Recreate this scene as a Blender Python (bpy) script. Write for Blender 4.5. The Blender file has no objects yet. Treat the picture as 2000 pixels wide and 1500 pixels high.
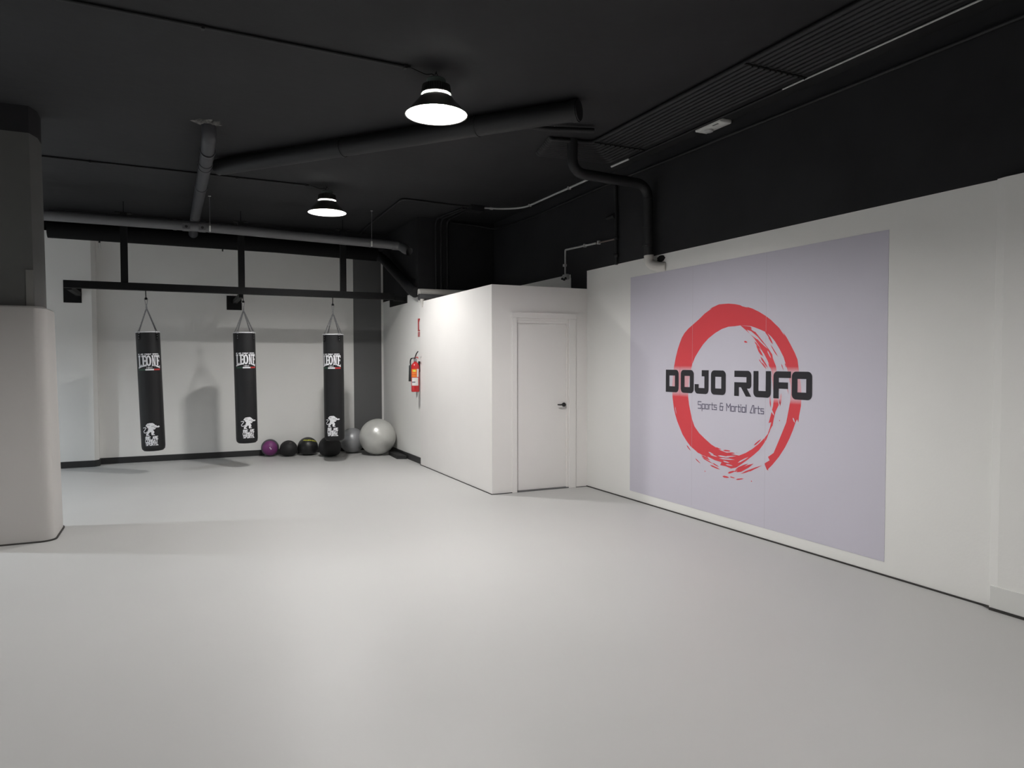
import bpy, bmesh, math, random
from mathutils import Vector, Matrix
from mathutils.geometry import tessellate_polygon
random.seed(7)
S = bpy.context.scene
PI = math.pi
# ------------------------------------------------------------------ camera
cam_d = bpy.data.cameras.new('camera')
cam = bpy.data.objects.new('camera', cam_d)
S.collection.objects.link(cam)
S.camera = cam
cam_d.sensor_fit = 'HORIZONTAL'
cam_d.sensor_width = 36.0
cam_d.lens = 1387.0 / 2000.0 * 36.0
cam_d.clip_start = 0.05
def cam_axes(yaw, pitch, roll):
    cy, sy, cp, sp = math.cos(yaw), math.sin(yaw), math.cos(pitch), math.sin(pitch)
    F = Vector((sy*cp, cy*cp, sp)); R0 = Vector((cy, -sy, 0)); U0 = R0.cross(F)
    cr, sr = math.cos(roll), math.sin(roll)
    return cr*R0 + sr*U0, -sr*R0 + cr*U0, F
R_, U_, F_ = cam_axes(0.44331285, -0.03150283, -0.00154094)
cam.matrix_world = Matrix(((R_.x, U_.x, -F_.x, 0), (R_.y, U_.y, -F_.y, 0), (R_.z, U_.z, -F_.z, 1.56), (0, 0, 0, 1)))
# ------------------------------------------------------------------ world, exposure
w = bpy.data.worlds.new('world'); S.world = w; w.use_nodes = True
w.node_tree.nodes['Background'].inputs[0].default_value = (0.5, 0.52, 0.56, 1)
w.node_tree.nodes['Background'].inputs[1].default_value = 0.02
S.view_settings.view_transform = 'Standard'
S.view_settings.look = 'None'
S.view_settings.exposure = 1.4
S.view_settings.gamma = 1.0
S.view_settings.use_curve_mapping = False
LED_POWER = 185.0       # radiance of the LED domes in the high-bay lamps
LED_SIDE = 3.0         # radiance of the lens rim seen in the gap above each reflector

LAMP1, LAMP2 = 2.3, 1.75
HIDDEN_LAMPS = ((1.80, 1.20, .75, 0), (1.80, -2.40, .6, 0), (-5.2, 9.1, 4.8, 1), (-5.2, 5.2, 1.6, 0), (-5.2, 1.2, 1.6, 0))
# ------------------------------------------------------------------ room numbers (metres, camera at 0,0,1.56)
W = 4.641      # right wall
B = 12.467     # back wall
XR = 3.376     # wall of the far bay, right
CZ = 3.765     # ceiling
TW = 2.685     # height where the white paint stops
BX, BY, BZ, BE = 3.343, 7.587, 2.46, 10.264   # partition box
XL = -8.2
YN = -3.6

# ------------------------------------------------------------------ materials
def mat(name, col, rough=0.5, metal=0.0, bump=0.0, scale=30.0, var=0.0, vscale=3.0, spec=0.5, emit=None, estr=0.0, coat=0.0):
    m = bpy.data.materials.new(name); m.use_nodes = True
    nt = m.node_tree; b = nt.nodes['Principled BSDF']
    b.inputs['Base Color'].default_value = (*col, 1)
    b.inputs['Roughness'].default_value = rough
    b.inputs['Metallic'].default_value = metal
    b.inputs['Specular IOR Level'].default_value = spec
    if coat: b.inputs['Coat Weight'].default_value = coat
    tc = nt.nodes.new('ShaderNodeTexCoord')
    if var:
        n = nt.nodes.new('ShaderNodeTexNoise'); n.inputs['Scale'].default_value = vscale
        n.inputs['Detail'].default_value = 5
        nt.links.new(tc.outputs['Object'], n.inputs['Vector'])
        r = nt.nodes.new('ShaderNodeValToRGB')
        r.color_ramp.elements[0].position = 0.3; r.color_ramp.elements[1].position = 0.7
        r.color_ramp.elements[0].color = (*[c*(1-var) for c in col], 1)
        r.color_ramp.elements[1].color = (*[min(1, c*(1+var)) for c in col], 1)
        nt.links.new(n.outputs['Fac'], r.inputs['Fac']); nt.links.new(r.outputs['Color'], b.inputs['Base Color'])
    if bump:
        n2 = nt.nodes.new('ShaderNodeTexNoise'); n2.inputs['Scale'].default_value = scale
        n2.inputs['Detail'].default_value = 4
        nt.links.new(tc.outputs['Object'], n2.inputs['Vector'])
        bp = nt.nodes.new('ShaderNodeBump'); bp.inputs['Strength'].default_value = bump
        bp.inputs['Distance'].default_value = 0.01
        nt.links.new(n2.outputs['Fac'], bp.inputs['Height']); nt.links.new(bp.outputs['Normal'], b.inputs['Normal'])
    if emit:
        b.inputs['Emission Color'].default_value = (*emit, 1); b.inputs['Emission Strength'].default_value = estr
    return m
M = dict(
    white=mat('white_wall_paint', (0.80, 0.795, 0.775), 0.75, bump=0.08, scale=45, var=0.012, vscale=1.2, spec=0.25),
    box=mat('white_partition_paint', (0.80, 0.78, 0.765), 0.6, bump=0.05, scale=60, var=0.01, spec=0.3),
    floor=mat('grey_vinyl_mat', (0.475, 0.472, 0.465), 0.42, bump=0.02, scale=220, var=0.015, vscale=0.8, spec=0.35),
    black=mat('black_ceiling_paint', (0.0165, 0.0165, 0.018), 0.75, bump=0.25, scale=9, var=0.14, vscale=1.1, spec=0.3),
    blackw=mat('black_wall_paint', (0.018, 0.018, 0.020), 0.8, bump=0.12, scale=20, var=0.15, vscale=2, spec=0.25),
    grey=mat('dark_grey_stripe_paint', (0.13, 0.13, 0.131), 0.7, bump=0.05, spec=0.3),
    colup=mat('grey_column_paint', (0.105, 0.105, 0.102), 0.7, bump=0.15, scale=14, var=0.05, spec=0.3),
    pad=mat('white_column_padding', (0.46, 0.445, 0.43), 0.5, bump=0.03, scale=80, spec=0.4),
    base=mat('black_skirting', (0.020, 0.020, 0.021), 0.55),
    gap=mat('dark_mat_edge', (0.03, 0.028, 0.026), 0.8),
    steel=mat('black_steel', (0.006, 0.006, 0.0065), 0.6, bump=0.05, scale=50, spec=0.2),
    bpipe=mat('black_painted_pipe', (0.013, 0.013, 0.0145), 0.55, bump=0.1, scale=25, var=0.1, spec=0.35),
    gpipe=mat('grey_plastic_pipe', (0.105, 0.105, 0.11), 0.45, var=0.05, vscale=4),
    dpipe=mat('dark_grey_painted_pipe', (0.036, 0.036, 0.042), 0.5, bump=0.1, scale=25, var=0.1),
    conduit=mat('light_grey_conduit', (0.50, 0.50, 0.50), 0.5),
    wpipe=mat('off_white_painted_pipe', (0.58, 0.56, 0.53), 0.6, var=0.04),
    vinyl=mat('black_bag_leather', (0.013, 0.013, 0.0145), 0.45, bump=0.12, scale=14, spec=0.32),
    print_=mat('white_print', (0.80, 0.80, 0.83), 0.5),
    green=mat('dark_green_print', (0.02, 0.07, 0.04), 0.5),
    red=mat('red_print', (0.50, 0.03, 0.03), 0.5),
    chrome=mat('chain_steel', (0.45, 0.45, 0.47), 0.32, metal=1.0),
    whitepl=mat('white_plastic', (0.70, 0.70, 0.68), 0.45),
    mural=mat('lilac_mural_vinyl', (0.58, 0.56, 0.64), 0.55, var=0.01, vscale=0.7, spec=0.3),
    mred=mat('mural_red', (0.66, 0.060, 0.075), 0.55, spec=0.3),
    mblack=mat('mural_charcoal', (0.022, 0.021, 0.026), 0.55, spec=0.3),
    mgrey=mat('mural_grey_violet', (0.115, 0.105, 0.16), 0.55, spec=0.3),
    mseam=mat('mural_seam', (0.44, 0.42, 0.48), 0.6),
    ext=mat('extinguisher_red', (0.50, 0.018, 0.022), 0.3, spec=0.6),
    horn=mat('black_rubber', (0.012, 0.012, 0.013), 0.6),
    orange=mat('orange_label', (0.85, 0.22, 0.03), 0.5),
    yellow=mat('yellow_print', (0.62, 0.62, 0.08), 0.5),
    ball1=mat('silver_rubber', (0.60, 0.60, 0.575), 0.33, metal=0.25, var=0.05, vscale=6, bump=0.03, scale=70, spec=0.6),
    ball2=mat('pearl_grey_rubber', (0.31, 0.315, 0.325), 0.36, metal=0.2, var=0.05, vscale=6, bump=0.03, scale=70, spec=0.6),
    bball=mat('black_ball_rubber', (0.016, 0.016, 0.017), 0.4, bump=0.15, scale=60, spec=0.5),
    dball=mat('matt_black_ball_leather', (0.016, 0.0155, 0.017), 0.6, bump=0.15, scale=60, spec=0.4),
    alu=mat('dark_aluminium', (0.10, 0.10, 0.095), 0.4, metal=0.6),
    refl=mat('reflector_aluminium', (0.86, 0.86, 0.88), 0.28, metal=0.35, spec=0.6),
    reflo=mat('reflector_outside', (0.09, 0.085, 0.07), 0.35, metal=0.5),
    cap=mat('green_grey_cap', (0.055, 0.075, 0.068), 0.6),
    ledrim=mat('led_lens_rim', (1, 1, 1), 0.5, emit=(1.0, 0.985, 0.955), estr=LED_SIDE),
    plaster=mat('broken_plaster', (0.10, 0.097, 0.093), 0.9, bump=0.6, scale=40, var=0.95, vscale=22),
    duct=mat('matt_black_duct', (0.007, 0.007, 0.0075), 0.8, bump=0.1, scale=20, spec=0.15),
    patch=mat('patched_grey_paint', (0.19, 0.185, 0.175), 0.7, bump=0.1),
    dark=mat('dark_hole', (0.004, 0.004, 0.004), 1.0),
    rust=mat('brownish_conduit', (0.14, 0.11, 0.10), 0.6),
)
LETTERS = [('D', 6.016, 5.807), ('O', 5.774, 5.574), ('J', 5.560, 5.358), ('O', 5.325, 5.122), ('R', 5.010, 4.797), ('U', 4.772, 4.566), ('F', 4.539, 4.347), ('O', 4.338, 4.128)]
LZ0, LZ1 = 1.243, 1.474
def ring_mat():
    # red print that fades to pale pink in a soft outline round the lettering
    m = bpy.data.materials.new('mural_red_with_pale_outline'); m.use_nodes = True; nt = m.node_tree
    b = nt.nodes['Principled BSDF']; b.inputs['Roughness'].default_value = 0.55; b.inputs['Specular IOR Level'].default_value = 0.3
    tc = nt.nodes.new('ShaderNodeTexCoord'); sp = nt.nodes.new('ShaderNodeSeparateXYZ'); nt.links.new(tc.outputs['Object'], sp.inputs[0])
    def mt(op, a, b_=None, clamp=False):
        n = nt.nodes.new('ShaderNodeMath'); n.operation = op; n.use_clamp = clamp
        for i, v in enumerate((a, b_)):
            if v is None: continue
            if isinstance(v, (int, float)): n.inputs[i].default_value = v
            else: nt.links.new(v, n.inputs[i])
        return n.outputs[0]
    dz = mt('MAXIMUM', mt('SUBTRACT', mt('ABSOLUTE', mt('SUBTRACT', sp.outputs['Z'], (LZ0+LZ1)/2 - .100)), (LZ1-LZ0)/2), 0.0)
    best = None
    for ch, a, c in LETTERS:
        dy = mt('MAXIMUM', mt('SUBTRACT', mt('ABSOLUTE', mt('SUBTRACT', sp.outputs['Y'], (a+c)/2 - (6.661+3.466)/2)), (a-c)/2), 0.0)
        d = mt('SQRT', mt('ADD', mt('MULTIPLY', dy, dy), mt('MULTIPLY', dz, dz)))
        best = d if best is None else mt('MINIMUM', best, d)
    f = mt('SUBTRACT', 1.0, mt('DIVIDE', best, 0.042, True), True)
    f = mt('MULTIPLY', f, 0.62)
    mx = nt.nodes.new('ShaderNodeMix'); mx.data_type = 'RGBA'
    mx.inputs['A'].default_value = (0.66, 0.060, 0.075, 1); mx.inputs['B'].default_value = (0.68, 0.55, 0.62, 1)
    nt.links.new(f, mx.inputs['Factor']); nt.links.new(mx.outputs['Result'], b.inputs['Base Color'])
    return m
M['mred'] = ring_mat()
def purple_mat():
    m = bpy.data.materials.new('purple_grey_rubber'); m.use_nodes = True; nt = m.node_tree
    b = nt.nodes['Principled BSDF']; b.inputs['Roughness'].default_value = 0.5
    tc = nt.nodes.new('ShaderNodeTexCoord'); n = nt.nodes.new('ShaderNodeTexNoise'); n.inputs['Scale'].default_value = 9
    nt.links.new(tc.outputs['Object'], n.inputs['Vector'])
    d = nt.nodes.new('ShaderNodeVectorMath'); d.operation = 'DISTANCE'; d.inputs[1].default_value = (0.0, -0.135, 0.005)
    nt.links.new(tc.outputs['Object'], d.inputs[0])
    a = nt.nodes.new('ShaderNodeMath'); a.operation = 'MULTIPLY_ADD'; a.inputs[1].default_value = 0.05
    nt.links.new(n.outputs['Fac'], a.inputs[0]); nt.links.new(d.outputs['Value'], a.inputs[2])
    r = nt.nodes.new('ShaderNodeValToRGB')
    r.color_ramp.elements[0].position = 0.145; r.color_ramp.elements[0].color = (0.17, 0.030, 0.15, 1)
    r.color_ramp.elements[1].position = 0.165; r.color_ramp.elements[1].color = (0.055, 0.055, 0.062, 1)
    nt.links.new(a.outputs[0], r.inputs['Fac']); nt.links.new(r.outputs['Color'], b.inputs['Base Color'])
    return m
M['purple'] = purple_mat()

# ------------------------------------------------------------------ helpers
def link(o): S.collection.objects.link(o); return o
def empty(name, loc, label, cat, group=None, rot=(0, 0, 0)):
    o = link(bpy.data.objects.new(name, None)); o.location = loc; o.rotation_euler = rot
    o.empty_display_size = 0.1
    o['label'] = label; o['category'] = cat
    if group: o['group'] = group
    return o
def tag(o, label, cat, group=None):
    o['label'] = label; o['category'] = cat
    if group: o['group'] = group
    return o
def mesh(name, bm, m, parent=None, loc=None, smooth=False, label=None):
    me = bpy.data.meshes.new(name)
    bmesh.ops.recalc_face_normals(bm, faces=bm.faces) if smooth != 'keep' else None
    bm.to_mesh(me); bm.free()
    for x in (m if isinstance(m, (list, tuple)) else [m]): me.materials.append(x)
    if smooth:
        for p in me.polygons: p.use_smooth = True
    o = link(bpy.data.objects.new(name, me))
    if parent: o.parent = parent
    if loc: o.location = loc
    if label: o['label'] = label
    if smooth is True:
        try: me.set_sharp_from_angle(angle=math.radians(40))
        except Exception: pass
    return o
def struct(o): o['kind'] = 'structure'; return o
def box(bm, x0, x1, y0, y1, z0, z1, bev=0.0, mi=0):
    g = bmesh.ops.create_cube(bm, size=1.0)
    for v in g['verts']:
        v.co = Vector((x0 + (v.co.x+.5)*(x1-x0), y0 + (v.co.y+.5)*(y1-y0), z0 + (v.co.z+.5)*(z1-z0)))
    fs = {f for v in g['verts'] for f in v.link_faces}
    for f in fs: f.material_index = mi
    if bev:
        es = {e for f in fs for e in f.edges}
        bmesh.ops.bevel(bm, geom=list(es), offset=bev, segments=2, affect='EDGES', profile=0.6)
    return bm
def lathe(bm, prof, n=32, c=(0, 0, 0), mi=0, axis='z'):
    rings = []
    for r, z in prof:
        rg = []
        for i in range(n):
            a = 2*PI*i/n
            p = Vector((r*math.cos(a), r*math.sin(a), z))
            if axis == 'x': p = Vector((p.z, p.x, p.y))
            if axis == 'y': p = Vector((p.y, p.z, p.x))
            rg.append(bm.verts.new(p + Vector(c)))
        rings.append(rg)
    for a, b in zip(rings, rings[1:]):
        for i in range(n):
            f = bm.faces.new((a[i], a[(i+1) % n], b[(i+1) % n], b[i])); f.material_index = mi
    return rings
def cap(bm, ring, mi=0):
    f = bm.faces.new(ring); f.material_index = mi
def solid_lathe(bm, prof, n=32, c=(0, 0, 0), mi=0, axis='z'):
    r = lathe(bm, prof, n, c, mi, axis); cap(bm, r[0], mi); cap(bm, r[-1], mi)
def round_path(pts, rad, seg=6):
    pts = [Vector(p) for p in pts]
    if rad <= 0: return pts
    out = [pts[0]]
    for a, b, c in zip(pts, pts[1:], pts[2:]):
        d1 = (a-b); d2 = (c-b); r = min(rad, d1.length*.49, d2.length*.49)
        p, q = b + d1.normalized()*r, b + d2.normalized()*r
        for i in range(seg+1):
            t = i/seg
            out.append((1-t)**2*p + 2*t*(1-t)*b + t*t*q)
    out.append(pts[-1])
    return out
def tube(bm, pts, r, n=12, rad=0.0, seg=6, closed=False, mi=0, caps=True):
    P = round_path(pts, rad, seg) if not closed else [Vector(p) for p in pts]
    N = len(P); rings = []; up = None
    for i in range(N):
        if closed: t = (P[(i+1) % N] - P[i-1]).normalized()
        else: t = (P[min(i+1, N-1)] - P[max(i-1, 0)]).normalized()
        if up is None:
            up = t.orthogonal().normalized()
        up = (up - t*up.dot(t)).normalized()
        s = t.cross(up)
        rr = r[i] if isinstance(r, (list, tuple)) else r
        rings.append([bm.verts.new(P[i] + (up*math.cos(2*PI*k/n) + s*math.sin(2*PI*k/n))*rr) for k in range(n)])
    m = N if closed else N-1
    for i in range(m):
        a, b = rings[i], rings[(i+1) % N]
        off = 0
        if closed and i == N-1:
            off = min(range(n), key=lambda o: (a[0].co - b[o].co).length)
        for k in range(n):
            f = bm.faces.new((a[k], a[(k+1) % n], b[(k+1+off) % n], b[(k+off) % n])); f.material_index = mi
    if not closed and caps: cap(bm, rings[0], mi); cap(bm, rings[-1], mi)
    return bm
def T(name, pts, r, m, parent=None, rad=0.0, n=12, label=None, cat=None, group=None, seg=6):
    bm = bmesh.new(); tube(bm, pts, r, n, rad, seg)
    o = mesh(name, bm, m, parent, smooth=True)
    if cat: tag(o, label, cat, group)
    return o
# flat shapes in (u, v): polygons and strokes
def poly(bm, pts, z=0.0, mi=0):
    vs = [bm.verts.new((p[0], p[1], z)) for p in pts]
    for t in tessellate_polygon([[Vector((p[0], p[1], 0)) for p in pts]]):
        try: f = bm.faces.new([vs[i] for i in t]); f.material_index = mi
        except ValueError: pass
def rect(bm, u0, v0, u1, v1, z=0.0, mi=0): poly(bm, [(u0, v0), (u1, v0), (u1, v1), (u0, v1)], z, mi)
LAYER = [0]
def stroke(bm, pts, w, z=0.0, mi=0):
    for a, b in zip(pts, pts[1:]):
        LAYER[0] = (LAYER[0] + 5) % 13; z = LAYER[0]*2.5e-5
        d = Vector(b) - Vector(a)
        if d.length < 1e-9: continue
        d.normalize(); e = d*w/2; nrm = Vector((-d.y, d.x))*w/2
        a2 = Vector(a) - e; b2 = Vector(b) + e
        poly(bm, [a2-nrm, b2-nrm, b2+nrm, a2+nrm], z, mi)
def taper(bm, u0, v0, u1, v1, w, z=0.0):
    LAYER[0] = (LAYER[0] + 5) % 13; z = LAYER[0]*2.5e-5
    a, b = Vector((u0, v0)), Vector((u1, v1)); d = (b-a); n = Vector((-d.y, d.x)).normalized()*w/2
    poly(bm, [a, a+d*.25-n, a+d*.7-n*.8, b, a+d*.7+n*.8, a+d*.25+n], z)
def qdisc(bm, cx, cy, r, a0, z=0.0, n=6):
    poly(bm, [(cx, cy)] + [(cx+r*math.cos(a0+PI/2*i/n), cy+r*math.sin(a0+PI/2*i/n)) for i in range(n+1)], z)
def fix_up(bm): bmesh.ops.recalc_face_normals(bm, faces=bm.faces)

# ================================================================== SETTING
def shell():
    bm = bmesh.new(); box(bm, XL-.2, W+.5, YN-.2, B+.3, -0.15, 0.0)
    struct(mesh('floor', bm, M['floor']))
    bm = bmesh.new(); box(bm, XL-.2, W+.5, YN-.2, B+.3, CZ, CZ+.15)
    struct(mesh('ceiling', bm, M['black']))
    # right wall: white below, black above, dark patch behind the partition
    bm = bmesh.new()
    ys = [YN-.2, 2.72, BY+.0, 8.0, 10.6]
    box(bm, W, W+.2, YN-.2, 7.60, 0, TW, mi=0); box(bm, W, W+.2, 7.60, 8.0, 0, TW, mi=1)
    box(bm, W, W+.2, 8.0, 10.6, 0, TW, mi=0); box(bm, W, W+.2, YN-.2, 10.6, TW, CZ, mi=1)
    struct(mesh('wall_right', bm, [M['white'], M['blackw']]))
    # nearest stretch of the right wall stands a little proud
    bm = bmesh.new()
    poly(bm, [(W+.01, 2.735), (W-.022, 2.715), (W-.035, 2.66), (W-.035, YN), (W+.01, YN)], 0)
    r = bmesh.ops.extrude_face_region(bm, geom=bm.faces[:])
    for v in r['geom']:
        if isinstance(v, bmesh.types.BMVert): v.co.z = TW
    struct(mesh('wall_right_padding', bm, M['white']))
    bm = bmesh.new(); box(bm, W-.044, W-.03, YN, 2.70, 0.015, 0.155, bev=.003)
    struct(mesh('baseboard_right', bm, M['whitepl']))
    # far bay: right wall, back wall, hidden end wall above the partition
    bm = bmesh.new()
    box(bm, XR, XR+.2, 10.44, B+.2, 0, 2.62, mi=0); box(bm, XR, XR+.2, 10.44, B+.2, 2.62, CZ, mi=1)
    box(bm, XR, XR+.05, BE-.005, 10.44, 0, 2.47, mi=0)
    struct(mesh('wall_bay', bm, [M['white'], M['blackw']]))
    bm = bmesh.new(); box(bm, XR+.2, W+.2, 10.44, 10.64, 0, CZ)
    struct(mesh('wall_behind_partition', bm, M['blackw']))
    bm = bmesh.new()
    box(bm, XL-.2, 2.843, B, B+.2, 0, 3.47, mi=0); box(bm, 2.843, 3.339, B-.004, B+.2, 0, 3.47, mi=2)
    box(bm, 3.339, XR+.2, B, B+.2, 0, 3.47, mi=0); box(bm, XL-.2, XR+.2, B, B+.2, 3.47, CZ, mi=1)
    struct(mesh('wall_back', bm, [M['white'], M['blackw'], M['grey']]))
    # shallow pier at the left of the back wall
    bm = bmesh.new()
    poly(bm, [(-2.6, B+.01), (-2.6, 12.23), (-1.10, 12.23), (-1.05, 12.30), (-1.05, B+.01)], 0)
    r = bmesh.ops.extrude_face_region(bm, geom=bm.faces[:])
    for v in r['geom']:
        if isinstance(v, bmesh.types.BMVert): v.co.z = 3.47
    struct(mesh('wall_pier', bm, M['white']))
    bm = bmesh.new(); box(bm, -1.6, XR, 12.16, B, 3.52, CZ)
    struct(mesh('trim_1', bm, M['blackw']))
    # left and near walls (outside the frame)
    bm = bmesh.new()
    box(bm, XL-.2, XL, YN-.2, B+.2, 0, TW, mi=0); box(bm, XL-.2, XL, YN-.2, B+.2, TW, CZ, mi=1)
    struct(mesh('wall_left', bm, [M['white'], M['blackw']]))
    bm = bmesh.new()
    box(bm, XL, W, YN-.2, YN, 0, TW, mi=0); box(bm, XL, W, YN-.2, YN, TW, CZ, mi=1)
    struct(mesh('wall_near', bm, [M['white'], M['blackw']]))
    # partition box with a door opening
    bm = bmesh.new()
    box(bm, BX, BX+.1, BY, BE, 0, BZ); box(bm, BX+.1, W, BE-.1, BE, 0, BZ)
    dx0, dx1, dz = 3.640, 4.400, 2.078
    box(bm, BX+.1, dx0, BY, BY+.1, 0, BZ); box(bm, dx1, W, BY, BY+.1, 0, BZ); box(bm, dx0, dx1, BY, BY+.1, dz, BZ)
    box(bm, BX+.1, W, BY+.1, BE-.1, BZ-.1, BZ-.02)
    struct(mesh('wall_partition', bm, M['box']))
    # skirtings
    bm = bmesh.new(); box(bm, -1.04, XR-.012, B-.014, B, 0, .095)
    poly(bm, [(-2.6, 12.23), (-2.6, 12.216), (-1.095, 12.216), (-1.036, 12.296), (-1.036, B), (-1.05, B), (-1.05, 12.30), (-1.10, 12.23)], 0)
    top = [f for f in bm.faces if all(abs(v.co.z) < 1e-6 for v in f.verts) and f.calc_center_median().x < -1.03]
    r = bmesh.ops.extrude_face_region(bm, geom=top)
    for v in r['geom']:
        if isinstance(v, bmesh.types.BMVert): v.co.z = .095
    struct(mesh('baseboard_back', bm, M['base']))
    bm = bmesh.new(); box(bm, XR-.014, XR, BE+.002, B-.014, 0, .095)
    struct(mesh('baseboard_bay', bm, M['base']))
    # thin dark gap where the mat floor meets the walls
    bm = bmesh.new(); box(bm, BX-.012, BX, BY-.012, BE, 0, .007); struct(mesh('trim_2', bm, M['gap']))
    bm = bmesh.new(); box(bm, BX, 3.60, BY-.012, BY, 0, .007); box(bm, 4.47, W-.012, BY-.012, BY, 0, .005); struct(mesh('trim_3', bm, M['gap']))
    bm = bmesh.new(); box(bm, W-.013, W, 2.72, BY, 0, .010)
    box(bm, W-.052, W-.035, YN, 2.70, 0, .013)
    poly(bm, [(W-.052, 2.70), (W-.035, 2.70), (W, 2.75), (W, 2.78), (W-.013, 2.78)], .010)
    struct(mesh('trim_4', bm, M['gap']))
    # door
    bm = bmesh.new()
    for x0, x1, z0, z1 in ((3.604, 3.664, 0, 2.08), (4.375, 4.470, 0, 2.08), (3.590, 4.482, 2.08, 2.143)):
        box(bm, x0, x1, BY-.016, BY+.002, z0, z1, bev=.004)
    box(bm, 3.640, 3.662, BY, BY+.1, 0, 2.078); box(bm, 4.378, 4.400, BY, BY+.1, 0, 2.078); box(bm, 3.662, 4.378, BY, BY+.1, 2.055, 2.078); box(bm, 3.672, 4.372, BY+.012, BY+.03, 2.020, 2.056, bev=.002)
    box(bm, 4.352, 4.378, BY+.010, BY+.03, 0, 2.056, bev=.002); box(bm, 3.585, 4.487, BY-.022, BY, 2.136, 2.146)
    fr = struct(mesh('door_1', bm, M['box']))
    bm = bmesh.new(); box(bm, 3.666, 4.374, BY+.032, BY+.067, 0.014, 2.052, bev=.002)
    mesh('door_leaf', bm, M['box'], fr)
    bm = bmesh.new(); box(bm, 3.664, 4.376, BY-.004, BY+.06, 0, .012)
    mesh('threshold', bm, M['gpipe'], fr, label='grey metal door threshold')
    bm = bmesh.new()
    solid_lathe(bm, [(.026, 0), (.026, .008), (.010, .010), (.010, .045)], 24, (0, 0, 0), axis='y')
    for v in bm.verts: v.co.y *= -1
    tube(bm, [(0, -.045, 0), (-.03, -.047, .004), (-.07, -.047, .002), (-.108, -.045, .004)], [.010, .010, .009, .007], 10)
    h = mesh('door_handle', bm, M['horn'], fr, (4.322, BY+.032, 1.03), True, 'black lever handle')
    # switch plate screws above the door
    return fr
shell()

def column():
    c = empty('column', (-1.5, 7.6, 0), 'square column at the left, grey above and wrapped in white padding below', 'column')
    c.location = (0, 0, 0)
    # padding with rounded corners
    def rounded(x0, x1, y0, y1, r, n=8):
        out = []
        for cx, cy, a in ((x1-r, y0+r, -PI/2), (x1-r, y1-r, 0), (x0+r, y1-r, PI/2), (x0+r, y0+r, PI)):
            for i in range(n+1):
                t = a + PI/2*i/n; out.append((cx+r*math.cos(t), cy+r*math.sin(t)))
        return out
    def prism(name, pts, z0, z1, m, bevt=0.0, label=None, lean=0.0):
        bm = bmesh.new(); n = len(pts)
        prof = [(0, z0), (0, z1-bevt), (bevt*.5, z1-bevt*.3), (bevt, z1)] if bevt else [(0, z0), (0, z1)]
        cx = sum(p[0] for p in pts)/n; cy = sum(p[1] for p in pts)/n
        rings = []
        for d, z in prof:
            rings.append([bm.verts.new((p[0] + (cx-p[0])*d*3, p[1] + (cy-p[1])*d*3, z)) for p in pts])
        for a, b in zip(rings, rings[1:]):
            for i in range(n): bm.faces.new((a[i], a[(i+1) % n], b[(i+1) % n], b[i]))
        cap(bm, rings[0]); cap(bm, rings[-1])
        for v in bm.verts:
            if v.co.x > -1.5: v.co.x += lean*(v.co.z-z0)/(z1-z0)
        return mesh(name, bm, m, c, smooth=True, label=label)
    x0 = -1.86
    prism('padding', rounded(x0, -.972, 7.272, 7.93, .11), 0.012, 2.045, M['pad'], .02, 'white padded wrap around lower column', lean=-.034)
    prism('padding_edge', rounded(x0-.012, -.960, 7.262, 7.94, .115), 0.0, 0.012, M['gap'], label='dark edge strip at the foot')
    up = [(x0+.1, 7.37), (-1.092, 7.37), (-1.048, 7.50), (-1.048, 7.70), (x0+.1, 7.70)]
    prism('shaft', up, 2.04, 3.535, M['colup'], label='grey painted upper shaft', lean=-.014)
    prism('top_band', [(a-(.014 if a > -1.5 else 0), b) for a, b in up], 3.535, CZ, M['blackw'], label='black painted top of the column')
    bm = bmesh.new()
    box(bm, -1.150, -1.096, 7.362, 7.37, 2.05, 2.36); 
    mesh('shaft_patch', bm, M['patch'], c, label='paler corner patch low on the shaft')
    return c
column()
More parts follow.
